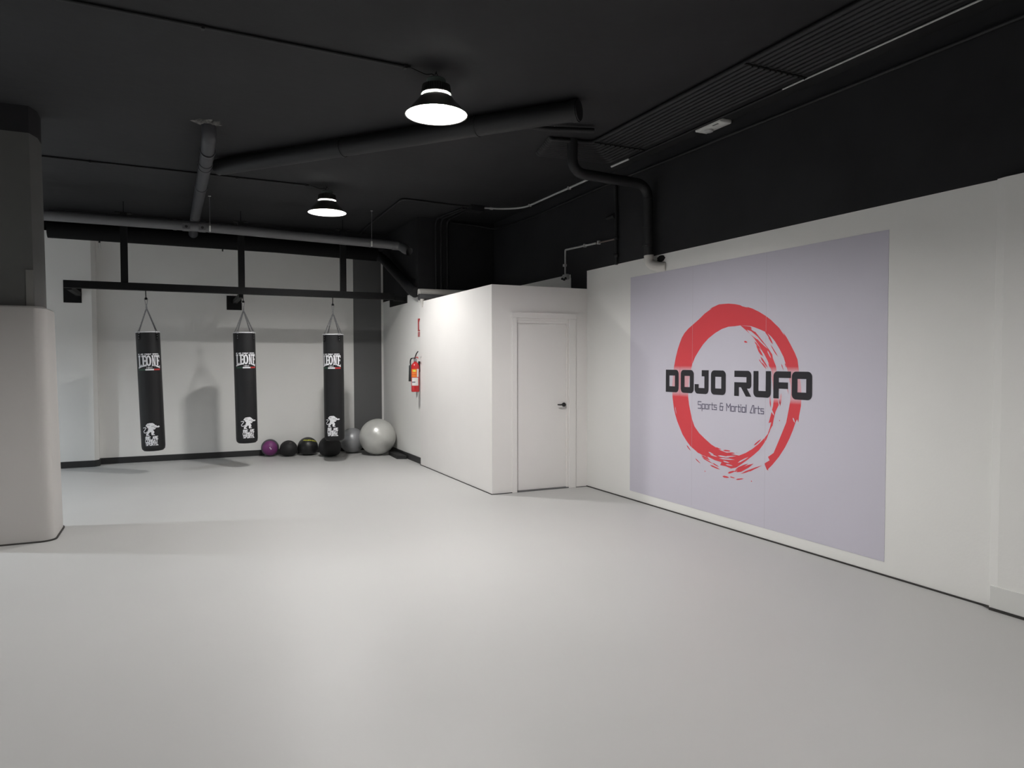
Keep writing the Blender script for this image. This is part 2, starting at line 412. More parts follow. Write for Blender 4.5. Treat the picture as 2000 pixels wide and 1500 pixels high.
# ================================================================== LAMPS
def led_mat(power, cool):
    key = 'led_%d_%d' % (round(power*100), cool)
    if key not in M:
        M[key] = mat(key, (1, 1, 1), 0.5, emit=(0.87, 0.945, 1.0) if cool else (1.0, 0.985, 0.955), estr=LED_POWER*power)
    return M[key]
def lamp(x, y, label, power=1.0, cool=False):
    L = empty('high_bay_lamp', (x, y, 3.44), label, 'lamp', 'high bay lamps hung from the ceiling')
    bm = bmesh.new()
    # spun reflector: stepped rings inside, thin shell
    prof = []
    n = 12
    for i in range(n+1):
        t = i/n
        r = .105 + (.232-.105)*(t**1.15); z = .132 - .132*t
        prof.append((r, z)); 
        if i < n: prof.append((r+.0035, z-.0018))
    lathe(bm, prof, 48)
    mesh('reflector', bm, M['refl'], L, smooth='keep', label='ribbed bright reflector inside')
    bm = bmesh.new()
    lathe(bm, [(.114, .135), (.128, .122), (.148, .094), (.185, .055), (.222, .012), (.237, .002), (.240, -.004), (.232, -.002)], 48)
    mesh('reflector_shell', bm, M['reflo'], L, smooth=True)
    bm = bmesh.new()
    lathe(bm, [(.104, .118), (.101, .104), (.085, .093), (.050, .085), (.0005, .082)], 40)
    mesh('light_dome', bm, led_mat(power, cool), L, smooth='keep', label='glowing white light dome')
    bm = bmesh.new(); lathe(bm, [(.100, .118), (.100, .150)], 40)
    mesh('lens_rim', bm, M['ledrim'], L, smooth='keep', label='glowing lens rim')
    bm = bmesh.new()
    solid_lathe(bm, [(.112, .150), (.118, .152), (.118, .158), (.098, .160), (.094, .168), (.090, .225), (.072, .232)], 40)
    for k in range(40):
        a = 2*PI*k/40
        g = bmesh.ops.create_cube(bm, size=1)
        for v in g['verts']:
            p = Vector((.103 + v.co.x*.024, v.co.y*.003, .190 + v.co.z*.058))
            if v.co.z > 0 and v.co.x > 0: p.x -= .008
            v.co = Matrix.Rotation(a, 3, 'Z') @ p
    mesh('heat_sink', bm, M['alu'], L)
    bm = bmesh.new(); solid_lathe(bm, [(.072, .230), (.074, .235), (.074, .262), (.066, .270)], 32)
    mesh('driver_cap', bm, M['cap'], L, smooth=True)
    bm = bmesh.new()
    tube(bm, [(.0, 0, .268), (.0, 0, .282)], .006, 8)
    tube(bm, [(0, .0, .280), (.012, 0, .288), (.012, 0, .304), (0, 0, .311), (-.010, 0, .304), (-.008, 0, .296)], .003, 6, rad=.006, seg=3)
    tube(bm, [(0, .010, .327), (0, .010, .312), (0, 0, .306), (0, -.008, .312), (0, -.006, .325)], .003, 6, rad=.006, seg=3)
    mesh('hanging_hook', bm, M['steel'], L, smooth=True)
    bm = bmesh.new()
    tube(bm, [(-.20, -.004, .318), (-.13, -.004, .300), (-.08, 0, .288), (-.03, 0, .305), (-.01, 0, .285), (.012, .0, .268)], .0035, 8, rad=.03)
    mesh('power_cable', bm, M['steel'], L, smooth=True)
    return L
lamp(1.83, 5.19, 'large glowing high bay lamp hanging nearest to the camera', LAMP1)
lamp(1.765, 9.14, 'smaller looking glowing high bay lamp hanging in front of the bag rack', LAMP2)
for (x, y, p, c) in HIDDEN_LAMPS:
    lamp(x, y, 'high bay lamp outside the frame in another part of the gym', p, bool(c))
# ================================================================== CEILING PIPES
def conduit(pts, label, clips=()):
    o = T('cable_conduit', pts, .011, M['bpipe'], rad=.02)
    tag(o, label, 'conduit'); 
    for p in clips:
        bm = bmesh.new(); box(bm, p[0]-.010, p[0]+.010, p[1]-.018, p[1]+.018, CZ-.030, CZ)
        mesh('conduit_clip', bm, M['bpipe'], o)
    return o
conduit([(XL, 5.02, CZ-.013), (-.505, 5.106, CZ-.013), (1.62, 5.172, CZ-.013)], 'thin black conduit on the ceiling leading to the nearest lamp', [(.2, 5.13), (1.58, 5.17), (-1.6, 5.08)])
conduit([(XL, 8.95, CZ-.013), (-1.243, 9.04, CZ-.013), (1.545, 9.125, CZ-.013)], 'thin black conduit on the ceiling leading to the lamp before the bag rack', [(-.8, 9.05), (.7, 9.1), (1.5, 9.12)])

# drain pipe dropping from the broken hole and running to the back
def hole_pipe():
    o = T('drain_pipe', [(.32, 7.22, CZ), (.322, 7.24, 3.66), (.32, 7.60, 3.595), (.286, 11.55, 3.585), (.284, 11.86, 3.50)], .064, M['dpipe'], rad=.10, n=24)
    tag(o, 'dark grey drain pipe running from the broken ceiling hole to the back wall', 'pipe')
    for y, z in ((7.55, 3.604), (7.95, 3.594), (8.12, 3.594), (9.05, 3.592), (10.9, 3.588)):
        bm = bmesh.new(); lathe(bm, [(.064, -.03), (.0695, -.03), (.0695, .03), (.064, .03)], 24, (.32-(y-7.6)*.0084, y, z), axis='y')
        mesh('coupling', bm, M['dpipe'], o, smooth=True)
    return o
hole_pipe()
bm = bmesh.new()
n = 28; ri = []; ro = []
for i in range(n):
    a = 2*PI*i/n; r0 = .060 + random.uniform(-.008, .006); r1 = .105 + random.uniform(-.035, .035)
    ri.append(bm.verts.new((.31 + r0*math.cos(a), 7.20 + r0*math.sin(a), CZ-.012-random.random()*.01)))
    ro.append(bm.verts.new((.305 + r1*1.25*math.cos(a), 7.18 + r1*math.sin(a)*.9, CZ-.001)))
for i in range(n): bm.faces.new((ri[i], ri[(i+1) % n], ro[(i+1) % n], ro[i]))
tag(mesh('broken_plaster', bm, M['plaster']), 'ragged broken plaster ring around the drain pipe at the ceiling', 'plaster')

def big_pipe():
    a, b = Vector((.46, 8.37, 3.668)), Vector((3.10, 5.20, 3.668))
    o = T('ventilation_pipe', [a, b], .086, M['bpipe'], n=28)
    tag(o, 'thick black pipe crossing the ceiling diagonally behind the nearest lamp', 'pipe')
    d = (b-a)
    for t, h in ((.40, 1), (.76, 1), (.985, 0)):
        p = a + d*t; q = p + d.normalized()*(.03 if h else .05)
        bm = bmesh.new(); tube(bm, [p, q], .091 if h else .094, 28)
        if h: tube(bm, [p + Vector((0, 0, .08)), p + Vector((0, 0, .11))], .012, 8)
        mesh('pipe_collar', bm, M['bpipe'], o, smooth=True)
    return o
big_pipe()
T('short_pipe', [(2.86, 5.96, CZ-.02), (3.157, 5.866, 3.715), (3.583, 5.747, 3.722)], .024, M['bpipe'], n=14, rad=.05,
  label='short thin black pipe beside the end of the thick diagonal pipe', cat='pipe')
# bundle of black conduits
for i in range(10):
    x = 3.80 + i*.058; y = 6.12 + i*.055
    z = CZ-.026
    pts = [(x, YN+.02, z), (x, y, z), (3.41+.012*i, y+.06, z), (3.37+.014*i, y+.07, CZ-.03), (3.35+.014*i, y+.075, CZ)]
    T('ceiling_conduit', pts, .021, M['bpipe'], rad=.055, n=12, seg=5,
      label='%s black conduit of the ribbed ceiling bundle, counting towards the mural wall' % ('first', 'second', 'third', 'fourth', 'fifth', 'sixth', 'seventh', 'eighth', 'ninth', 'tenth')[i], cat='conduit', group='bundle of black ceiling conduits')
for k, y in enumerate((6.02, 3.98, .9)):
    bm = bmesh.new(); box(bm, 3.76, 4.37, y-.008, y+.008, CZ-.056, CZ-.049)
    for i in range(10):
        solid_lathe(bm, [(.006, -.010), (.006, .004)], 8, (3.829+i*.058, y, CZ-.058))
    tag(mesh('clamp_bar', bm, M['steel']), ['black clamp bar across the conduit bundle beside the hanging elbow pipe', 'black clamp bar across the middle of the conduit bundle', 'black clamp bar across the conduit bundle outside the frame'][k], 'bracket')
# pipe that drops from the ceiling, crosses to the wall and goes down it
def elbow_pipe():
    o = T('elbow_pipe', [(3.60, 6.17, CZ), (3.60, 6.18, 3.44), (4.555, 6.23, 3.43), (4.565, 6.225, TW)], .052, M['bpipe'], rad=.17, n=24, seg=8)
    tag(o, 'black insulated pipe dropping from the ceiling and down the right wall above the mural', 'pipe')
    T('painted_bend', [(4.566, 6.225, TW), (4.57, 6.22, 2.60), (4.60, 6.13, 2.555), (W+.02, 6.05, 2.55)], .052, M['wpipe'], o, rad=.06, n=24).__setitem__('label', 'off-white painted lower bend')
    for z in (3.28, 2.98, 2.78):
        bm = bmesh.new(); lathe(bm, [(.052, -.01), (.055, -.008), (.055, .008), (.052, .01)], 24, (4.558, 6.228, z))
        mesh('pipe_band', bm, M['bpipe'], o, smooth=True)
    bm = bmesh.new(); poly(bm, [(6.11+.075*math.cos(t)*(1 if i % 2 else .85), 2.642+.035*math.sin(t)) for i, t in enumerate([2*PI*k/14 for k in range(14)])])
    for v in bm.verts: v.co = Vector((W-.002, v.co.x, v.co.y))
    tag(mesh('wall_hole', bm, M['dark']), 'small ragged dark hole in the white wall beside the pipe bend', 'hole')
elbow_pipe()
o = T('riser_pipe', [(W-.028, 6.93, CZ-.12), (W-.028, 6.915, 3.1), (W-.028, 6.91, TW-.01)], .019, M['bpipe'], n=12,
  label='thin black vertical pipe on the black wall left of the elbow pipe', cat='pipe')
bm = bmesh.new(); tube(bm, [(W-.03, 6.92, 3.235), (W-.03, 7.03, 3.24), (W-.03, 7.10, 3.238)], [.036, .022, .024], 14); mesh('side_branch', bm, M['bpipe'], o, smooth=True)
bm = bmesh.new(); solid_lathe(bm, [(.022, -.02), (.026, -.015), (.026, .015), (.022, .02)], 12, (W-.028, 6.912, 2.98)); mesh('pipe_joint', bm, M['bpipe'], o, smooth=True); bm = bmesh.new(); solid_lathe(bm, [(.022, -.02), (.026, -.015), (.026, .015), (.022, .02)], 12, (W-.028, 6.91, 2.78)); mesh('pipe_joint', bm, M['bpipe'], o, smooth=True)
o = T('wall_conduit', [(W-.015, 7.36, 2.99), (W-.015, 8.115, 3.015), (W-.015, 8.115, 2.70)], .012, M['conduit'], rad=.02,
  label='light grey conduit bending down the black wall above the door', cat='conduit')
T('conduit_end', [(W-.015, 6.93, 2.975), (W-.015, 7.36, 2.99)], .010, M['rust'], o)
for p in ((7.62, 2.998), (7.30, 2.987)):
    bm = bmesh.new(); box(bm, W-.035, W, p[0]-.012, p[0]+.012, p[1]-.02, p[1]+.02); mesh('conduit_clip', bm, M['conduit'], o)
bm = bmesh.new(); box(bm, W-.035, W, 8.10, 8.145, 2.80, 2.83); mesh('conduit_clip', bm, M['conduit'], o)
jb = empty('junction_box', (W, 8.09, 2.66), 'small round light grey junction box at the foot of the wall conduit', 'junction box')
bm = bmesh.new(); box(bm, -.05, 0, -.07, .05, -.035, .035, bev=.015); mesh('box_body', bm, M['conduit'], jb, smooth=True)
for yy, zz in ((-.05, -.022), (-.005, -.034), (.04, -.02)):
    bm = bmesh.new(); solid_lathe(bm, [(.014, -.062), (.016, -.058), (.016, -.04)], 12, (0, yy, zz), axis='x'); mesh('cable_gland', bm, M['horn'], jb)
T('thin_cable', [(-.006, -.105, -.02), (-.006, -.11, -.19)], .004, M['conduit'], jb)
# conduits on the ceiling near the right wall
o = T('ceiling_cable_conduit', [(3.99, 9.38, CZ-.014), (4.30, 9.33, CZ-.014), (4.535, 9.12, CZ-.014), (4.529, 7.15, CZ-.014)], .013, M['conduit'], rad=.22, seg=8,
  label='light grey conduit along the ceiling from the black junction box to the elbow pipe', cat='conduit')
for x, y in ((4.12, 9.36), (4.53, 8.95), (4.53, 7.85)):
    bm = bmesh.new(); box(bm, x-.022, x+.022, y-.010, y+.010, CZ-.034, CZ); mesh('conduit_clip', bm, M['conduit'], o)
T('ceiling_cable_conduit', [(4.472, 6.80, CZ-.014), (4.475, 6.46, CZ-.014)], .012, M['conduit'], label='short light grey conduit length beyond the elbow pipe at the ceiling', cat='conduit')
T('ceiling_cable_conduit', [(4.472, 6.45, CZ-.014), (4.47, 4.3, CZ-.014)], .012, M['bpipe'], label='black painted conduit beside the bundle behind the smoke alarm plate', cat='conduit')
T('ceiling_cable_conduit', [(4.462, 4.3, CZ-.014), (4.458, 3.42, CZ-.014), (4.454, 2.74, CZ-.014), (4.45, YN+.1, CZ-.014)], .007, M['conduit'], label='thin light cable on the ceiling at the top right of the photo', cat='cable')
T('wall_cable', [(W-.02, YN+.1, CZ-.16), (W-.02, 7.2, CZ-.13), (W-.02, 9.2, CZ-.16), (W-.06, 10.30, CZ-.12), (W-.3, 10.42, CZ-.06), (3.9, 10.42, CZ-.05)], .014, M['bpipe'], rad=.25,
  label='black cable running high along the black wall just under the ceiling', cat='cable')
jb = empty('junction_box', (3.90, 9.40, CZ), 'square black junction box on the ceiling near the far right corner', 'junction box')
bm = bmesh.new(); box(bm, -.11, .09, -.10, .08, -.07, 0, bev=.006); mesh('box_body', bm, M['bpipe'], jb)
bm = bmesh.new(); box(bm, -.105, .085, -.095, .075, -.078, -.07, bev=.003); mesh('box_lid', bm, M['bpipe'], jb)
T('ceiling_loop_conduit', [(3.80, 9.40, CZ-.014), (3.50, 9.40, CZ-.014), (2.95, 9.33, CZ-.014), (2.80, 9.34, CZ-.014), (2.84, 11.35, CZ-.014), (2.90, 12.1, CZ-.014)], .014, M['bpipe'], rad=.12,
  label='black conduit looping over the ceiling left of the black junction box', cat='conduit')
for k, (x, lab) in enumerate(((3.657, 'leftmost'), (3.741, 'middle'), (3.841, 'rightmost'))):
    T('riser_conduit', [(3.75 + .05*k, 9.50, CZ-.016), (x, 10.18, CZ-.018), (x, 10.42, CZ-.02), (x, 10.42, 2.55)], .016, M['bpipe'], rad=.14,
      label='%s of the three black conduits going down the far black wall' % lab, cat='conduit')
# ceiling plate
sp = empty('ceiling_alarm_plate', (4.565, 5.24, CZ), 'white rectangular alarm plate on the ceiling beside the conduit bundle', 'ceiling fitting')
bm = bmesh.new(); box(bm, -.075, .062, -.18, .16, -.035, 0, bev=.008); mesh('plate', bm, M['whitepl'], sp, smooth=True)
bm = bmesh.new(); solid_lathe(bm, [(.042, -.036), (.040, -.052), (.022, -.060)], 24, (-.005, .05, 0)); mesh('detector_dome', bm, M['conduit'], sp, smooth=True)
bm = bmesh.new(); box(bm, -.06, -.045, -.13, -.06, -.038, -.034); mesh('indicator', bm, M['gpipe'], sp)

# grey pipe in front of the rack with hangers
def grey_pipe():
    y = 10.4
    P = [(-5.0, y, 3.395), (-1.43, y, 3.368), (.39, y, 3.366), (2.98, y, 3.305), (3.08, y-.01, 3.295), (3.14, y-.16, 3.215)]
    bm = bmesh.new(); tube(bm, P, .065, 24, rad=.05, caps=False)
    tube(bm, [Vector(P[-1]) + Vector((.02, -.05, -.025)), P[-1]], .060, 24, caps=False)
    o = tag(mesh('grey_drain_pipe', bm, M['gpipe'], smooth=True), 'long light grey drain pipe hung horizontally above the punching bag rack', 'pipe')
    bm = bmesh.new(); lathe(bm, [(.065, -.04), (.071, -.04), (.071, .05), (.065, .05)], 24, (3.0, y, 3.303), axis='x')
    tube(bm, [(3.12, y-.10, 3.245), (3.155, y-.19, 3.20)], .071, 24, caps=False); mesh('end_elbow', bm, M['gpipe'], o, smooth=True)
    for x in (.165, .36):
        g = mesh('saddle_clamp', bmesh_saddle(x, y, 3.366), M['gpipe'], o)
        bm = bmesh.new(); solid_lathe(bm, [(.018, -.002), (.018, .006)], 16, (x, y-.073, 3.345), axis='y'); mesh('rubber_plug', bm, M['horn'], g)
    bm = bmesh.new(); lathe(bm, [(.065, -.02), (.070, -.02), (.070, .02), (.065, .02)], 24, (.03, y, 3.366), axis='x'); mesh('coupling', bm, M['gpipe'], o, smooth=True)
    for x, z in ((.452, 3.364), (2.632, 3.313)):
        dark = x in (-.55, 1.3)
        h = T('hanger_rod', [(x, y-.075, z-.03), (x, y-.09, CZ)], .004 if not dark else .012, M['chrome' if not dark else 'bpipe'], o)
        bm = bmesh.new(); solid_lathe(bm, [(.018, 0), (.018, .006)], 12, (x, y-.09, CZ-.006))
        if not dark: mesh('ceiling_plate', bm, M['conduit'], h)
        else: bm.free()
        if not dark:
            bm = bmesh.new(); box(bm, x-.011, x+.011, y-.088, y-.066, z-.065, z+.01, bev=.003); mesh('clamp_screw', bm, M['whitepl'], h)
        bm = bmesh.new(); lathe(bm, [(.065, -.012), (.068, -.012), (.068, .012), (.065, .012)], 24, (x, y, z), axis='x'); mesh('strap', bm, M['gpipe'], h)
    return o
def bmesh_saddle(x, y, z):
    bm = bmesh.new(); lathe(bm, [(.065, -.045), (.072, -.045), (.072, .045), (.065, .045)], 24, (x, y, z), axis='x')
    box(bm, x-.045, x+.045, y-.074, y-.05, z-.055, z+.02)
    return bm
grey_pipe()
# black duct along the back, its slanting branch and the pale pipes behind the partition
o = T('black_duct', [(-1.60, 11.98, 3.445), (1.5, 11.98, 3.432), (3.14, 12.0, 3.395)], .118, M['duct'], n=32,
  label='thick black duct running along the top of the back wall', cat='duct')
T('slanting_pipe', [(3.12, 12.02, 3.40), (3.24, 11.9, 3.30), (3.28, 10.50, 2.66), (3.31, 10.37, 2.605)], .078, M['bpipe'], n=24, rad=.1,
  label='black pipe slanting down the far right wall from the duct to the partition', cat='pipe')
T('thin_cable', [(.9, 11.93, 3.60), (3.20, 11.93, 3.535)], .005, M['conduit'], label='thin pale cable above the black duct on the back wall', cat='cable')
T('pale_pipe', [(3.345, 10.315, 2.59), (3.40, 10.315, 2.595), (4.55, 10.315, 2.60)], .070, M['wpipe'], n=24, rad=.06,
  label='off-white pipe lying behind the top edge of the partition', cat='pipe')
bm = bmesh.new(); tube(bm, [(3.30, 10.19, 2.525), (4.3, 10.19, 2.515)], .050, 24, caps=False); tube(bm, [(3.30, 10.19, 2.525), (4.3, 10.19, 2.515)], .044, 24, caps=False)
tag(mesh('grey_pipe_stub', bm, M['gpipe'], smooth=True), 'open-ended grey pipe stub lying on top of the partition corner', 'pipe')
bm = bmesh.new(); tube(bm, [(3.335, 10.12, 2.49), (3.333, 10.12, 2.42), (3.333, 10.12, 2.37)], [.032, .018, .005], 14)
tag(mesh('foam_blob', bm, M['wpipe'], smooth=True), 'small pale drip of filler on the top corner of the partition', 'filler')
bm = bmesh.new(); tube(bm, [(-.96, 11.95, 3.33), (-.96, 11.93, 3.29)], .012, 8); 
o = tag(mesh('cable_end', bm, M['horn'], smooth=True), 'short cable end with a white tip under the black duct', 'cable')
T('white_tip', [(-.96, 11.93, 3.29), (-.945, 11.92, 3.19)], [.011, .006], M['whitepl'], o)
T('hook_stub', [(.70, 11.96, 3.33), (.70, 11.95, 3.28)], .010, M['horn'], label='tiny black stub hanging under the middle of the black duct', cat='hook')

# ================================================================== BAG RACK
def rack():
    y = 11.15; h = .047
    o = empty('bag_rack', (.9, y, 2.6), 'black steel frame across the bay carrying the three punching bags', 'rack')
    o.location = (0, 0, 0)
    bm = bmesh.new(); box(bm, -1.322, 3.20, y-.05, y+.05, 2.555, 2.655, bev=.004); 
    mesh('cross_beam', bm, M['steel'], o)
    for x in (-.605, .905, 2.388):
        bm = bmesh.new(); box(bm, x-.044, x+.044, y-.04, y+.04, 2.655, 3.60, bev=.003); up = mesh('upright', bm, M['steel'], o)
        bm = bmesh.new(); box(bm, x-.10, x+.10, y-.05, y+.05, 3.60, 3.612); tube(bm, [(x, y, 3.612), (x, y, CZ)], .005, 8); mesh('top_bracket', bm, M['steel'], up)
    for x0, yb, z in ((-1.265, 12.23, 2.555), (.90, B, 2.53)):
        bm = bmesh.new(); box(bm, x0-.03, x0+.03, y+.05, yb-.01, z-.02 , z+.04); mesh('wall_strut', bm, M['steel'], o)
        px = x0 - (.005 if x0 > 0 else .075)
        bm = bmesh.new(); box(bm, px-.115, px+.115, yb-.012, yb, z-.12, z+.11, bev=.003)
        for dx in (-.08, .08):
            for dz in (-.085, .08): solid_lathe(bm, [(.012, -.022), (.012, -.010)], 6, (px+dx, yb, z+dz), axis='y')
        mesh('wall_plate', bm, M['steel'], o)
    bm = bmesh.new(); box(bm, XR-.012, XR, 11.0, 12.0, 2.50, 2.62); box(bm, 3.19, XR-.01, y-.07, y+.07, 2.54, 2.60)
    mesh('end_plate', bm, M['steel'], o)
    return o
rack()

LEO = {}
def wrapbm(bm, R, ang0=0.0, step=.012, off=.0012):
    us = [v.co.x for v in bm.verts]
    u = math.floor(min(us)/step)*step
    while u < max(us):
        bmesh.ops.bisect_plane(bm, geom=bm.verts[:]+bm.edges[:]+bm.faces[:], plane_co=(u, 0, 0), plane_no=(1, 0, 0), dist=1e-5)
        u += step
    for v in bm.verts:
        a = v.co.x/R + ang0; r = R + off + v.co.z
        v.co = Vector((r*math.sin(a), -r*math.cos(a), v.co.y))
def leone_bm():
    bm = bmesh.new()
    # letters between v=0 (sides dip to 0, centre .034) and v=.181 ; width .31
    def bot(u): return .036*(1-(abs(u)/.155)**2)
    def arm(u0, u1, t, dt=0.0):  # bottom arm following the arch
        n = 5; P = [(u0+(u1-u0)*i/n, bot(u0+(u1-u0)*i/n)) for i in range(n+1)]
        poly(bm, P + [(p[0], p[1]+t) for p in reversed(P)])
    T1 = .181
    # L
    rect(bm, -.152, T1-.022, -.112, T1); rect(bm, -.144, bot(-.14)+.022, -.120, T1-.022); arm(-.153, -.098, .022); poly(bm, [(-.120, .034), (-.098, .040), (-.098, .062), (-.104, .058)])
    # E
    def E(u0, flip=1):
        rect(bm, u0, T1-.022, u0+.062, T1); rect(bm, u0+.010, bot(u0)+.020, u0+.033, T1-.022); arm(u0-.002, u0+.064, .022)
        rect(bm, u0+.051, T1-.038, u0+.062, T1-.022); rect(bm, u0+.053, bot(u0+.058)+.021, u0+.064, bot(u0+.058)+.040)
        rect(bm, u0+.033, .100, u0+.044, .112); rect(bm, u0+.042, .090, u0+.052, .122)
    E(-.094); E(.092)
    # O
    n = 20; out = [(-.004+.034*math.cos(t)*1.0, .108+(.073)*math.sin(t)) for t in [2*PI*i/n for i in range(n)]]
    inn = [(-.004+.012*math.cos(t), .108+(.052)*math.sin(t)) for t in [2*PI*i/n for i in range(n)]]
    for i in range(n): poly(bm, [out[i], out[(i+1) % n], inn[(i+1) % n], inn[i]])
    # N
    rect(bm, .034, T1-.018, .058, T1); rect(bm, .066, T1-.018, .090, T1)
    rect(bm, .040, .052, .052, T1-.018); rect(bm, .034, .036, .058, .052); rect(bm, .072, .030, .084, T1-.018)
    poly(bm, [(.052, T1-.018), (.058, T1-.018), (.072, .070), (.072, .030), (.068, .030), (.052, .120)])
    return bm
def seglet(bm, s, u0, v0, w, h, t, gap=.25):
    G = {'W': [[(0,1),(.25,0),(.5,.7),(.75,0),(1,1)]], 'E': [[(1,1),(0,1),(0,0),(1,0)],[(0,.5),(.8,.5)]], 'A': [[(0,0),(.5,1),(1,0)],[(.25,.4),(.75,.4)]],
         'R': [[(0,0),(0,1),(.9,1),(.9,.5),(0,.5)],[(.45,.5),(1,0)]], 'C': [[(1,1),(0,1),(0,0),(1,0)]], 'O': [[(0,0),(0,1),(1,1),(1,0),(0,0)]],
         'M': [[(0,0),(0,1),(.5,.4),(1,1),(1,0)]], 'B': [[(0,0),(0,1),(.85,1),(.85,.5),(0,.5),(1,.5),(1,0),(0,0)]], 'T': [[(0,1),(1,1)],[(.5,1),(.5,0)]],
         'S': [[(1,1),(0,1),(0,.5),(1,.5),(1,0),(0,0)]], 'P': [[(0,0),(0,1),(1,1),(1,.5),(0,.5)]], '#': [[(.3,0),(.4,1)],[(.7,0),(.8,1)],[(0,.33),(1,.33)],[(0,.67),(1,.67)]],
         '.': [[(0,0),(.25,0)]], '1': [[(.5,0),(.5,1)]], '9': [[(0,0),(1,0),(1,1),(0,1),(0,.5),(1,.5)]], '4': [[(0,1),(0,.45),(1,.45)],[(.8,1),(.8,0)]], '7': [[(0,1),(1,1),(.4,0)]], ' ': [],
         'I': [[(.5,0),(.5,1)]], 'X': [[(0,0),(1,1)],[(0,1),(1,0)]], 'N': [[(0,0),(0,1),(1,0),(1,1)]], 'F': [[(0,0),(0,1),(1,1)],[(0,.5),(.8,.5)]], 'Z': [[(0,1),(1,1),(0,0),(1,0)]]}
    adv = w/len(s); cw = adv*(1-gap)
    for i, ch in enumerate(s):
        for st in G[ch]: stroke(bm, [(u0+i*adv+p[0]*cw, v0+p[1]*h) for p in st], t)
def lion_bm():
    bm = bmesh.new()
    P = [(700,290),(760,276),(830,275),(880,320),(893,360),(915,340),(930,385),(990,375),(1010,405),(985,432),(930,430),(905,440),(880,490),(830,495),(862,560),(860,610),(830,640),(870,650),(877,673),(800,678),(785,630),(795,590),(765,568),(735,610),(700,655),(742,663),(737,690),(655,690),(660,620),(695,570),(710,500),(722,450),(690,425),(696,400),(650,372),(668,330)]
    s = .00040
    q = lambda p: ((p[0]-790)*s*1.28, (690-p[1])*s*1.04)
    poly(bm, [q(p) for p in P])
    stroke(bm, [q(p) for p in [(690,560),(640,596),(602,590),(590,545),(636,480),(662,435),(640,418),(585,428)]], 24*s)
    return bm
def chain_links(bm, a, b, L=.030, w=.0085, r=.0030):
    a, b = Vector(a), Vector(b); d = b-a; n = max(1, round(d.length/(L*.72))); st = d/n; t = d.normalized()
    s1 = t.orthogonal().normalized(); s2 = t.cross(s1)
    for i in range(n):
        c = a + st*(i+.5); s = s1 if i % 2 else s2
        hl = L/2 - w*.5
        pts = []
        for k in range(10):
            an = 2*PI*k/10
            pts.append(c + s*math.cos(an)*w + t*(math.sin(an)*w*.9 + (hl if math.sin(an) > .01 else (-hl if math.sin(an) < -.01 else 0))))
        tube(bm, pts, r, 6, closed=True)
def make_bag():
    R = .153; H = 1.65
    b = empty('punching_bag', (0, 0, 0), '', 'punching bag', 'black punching bags hanging from the rack')
    # origin = hook point at the beam underside; bag top at -0.575
    top = -.575
    bm = bmesh.new()
    prof = [(0.001, top-.004), (R*.55, top-.002), (R-.006, top+.004), (R, top-.002), (R, top-.10), (R*1.0, top-.8), (R*.99, top-H+.07), (R*.95, top-H+.03), (R*.80, top-H+.006), (R*.4, top-H), (.001, top-H)]
    rs = lathe(bm, prof, 48)
    for i, rg in enumerate(rs):
        pass
    mesh('body', bm, M['vinyl'], b, smooth=True)
    bm = bmesh.new(); lathe(bm, [(R+.0005, top-.006), (R+.004, top-.002), (R+.003, top+.004), (R-.006, top+.008)], 48)
    mesh('rim_piping', bm, M['print_'], b, smooth=True, label='thin white piping round the top edge')
    for k in range(4):
        a = PI/4 + k*PI/2 + .06
        sx, sy = math.sin(a), -math.cos(a)
        bm = bmesh.new()
        rect(bm, -.020, top-.105, .020, top-.008); wrapbm(bm, R, a, .01, .004)
        bmesh.ops.solidify(bm, geom=bm.faces[:], thickness=.003)
        st = mesh('strap', bm, M['vinyl'], b)
        for dz in (-.048, -.082):
            bm = bmesh.new()
            p = Vector((sx*(R+.006), sy*(R+.006), top+dz)); q = p + Vector((sx, sy, 0))*.003
            tube(bm, [p, q], .0055, 10)
            mesh('rivet', bm, M['chrome'], st, smooth=True)
        bm = bmesh.new()
        c0 = Vector((sx*(R+.004), sy*(R+.004), top+.004)); tx = Vector((-sy, sx, 0))
        pts = [c0 + tx*.018*math.cos(t) + Vector((0, 0, .022*math.sin(t))) for t in [2*PI*i/12 for i in range(12)]]
        tube(bm, pts, .0028, 6, closed=True)
        mesh('d_ring', bm, M['chrome'], b, smooth=True)
        bm = bmesh.new(); chain_links(bm, (sx*R*.98, sy*R*.98, top+.022), (sx*.010, sy*.010, -.262))
        mesh('chain', bm, M['chrome'], b, smooth=True)
    bm = bmesh.new(); chain_links(bm, (0, 0, -.270), (0, 0, -.195), .034, .011, .0035)
    mesh('swivel', bm, M['chrome'], b, smooth=True)
    bm = bmesh.new()
    tube(bm, [Vector(((.022 if z > -.15 else .014)*s, 0, z)) for s, z in ((1, -.115), (1, -.15), (.6, -.19), (-.6, -.19), (-1, -.15), (-1, -.115), (-.6, -.096), (.6, -.096))], .0035, 8, closed=True)
    mesh('carabiner', bm, M['chrome'], b, smooth=True)
    bm = bmesh.new(); solid_lathe(bm, [(.014, -.125), (.018, -.115), (.014, -.098), (.006, -.094), (.006, 0), (.05, 0), (.05, .004)], 16)
    mesh('eye_bolt', bm, M['steel'], b, smooth=True)
    return b, R, top
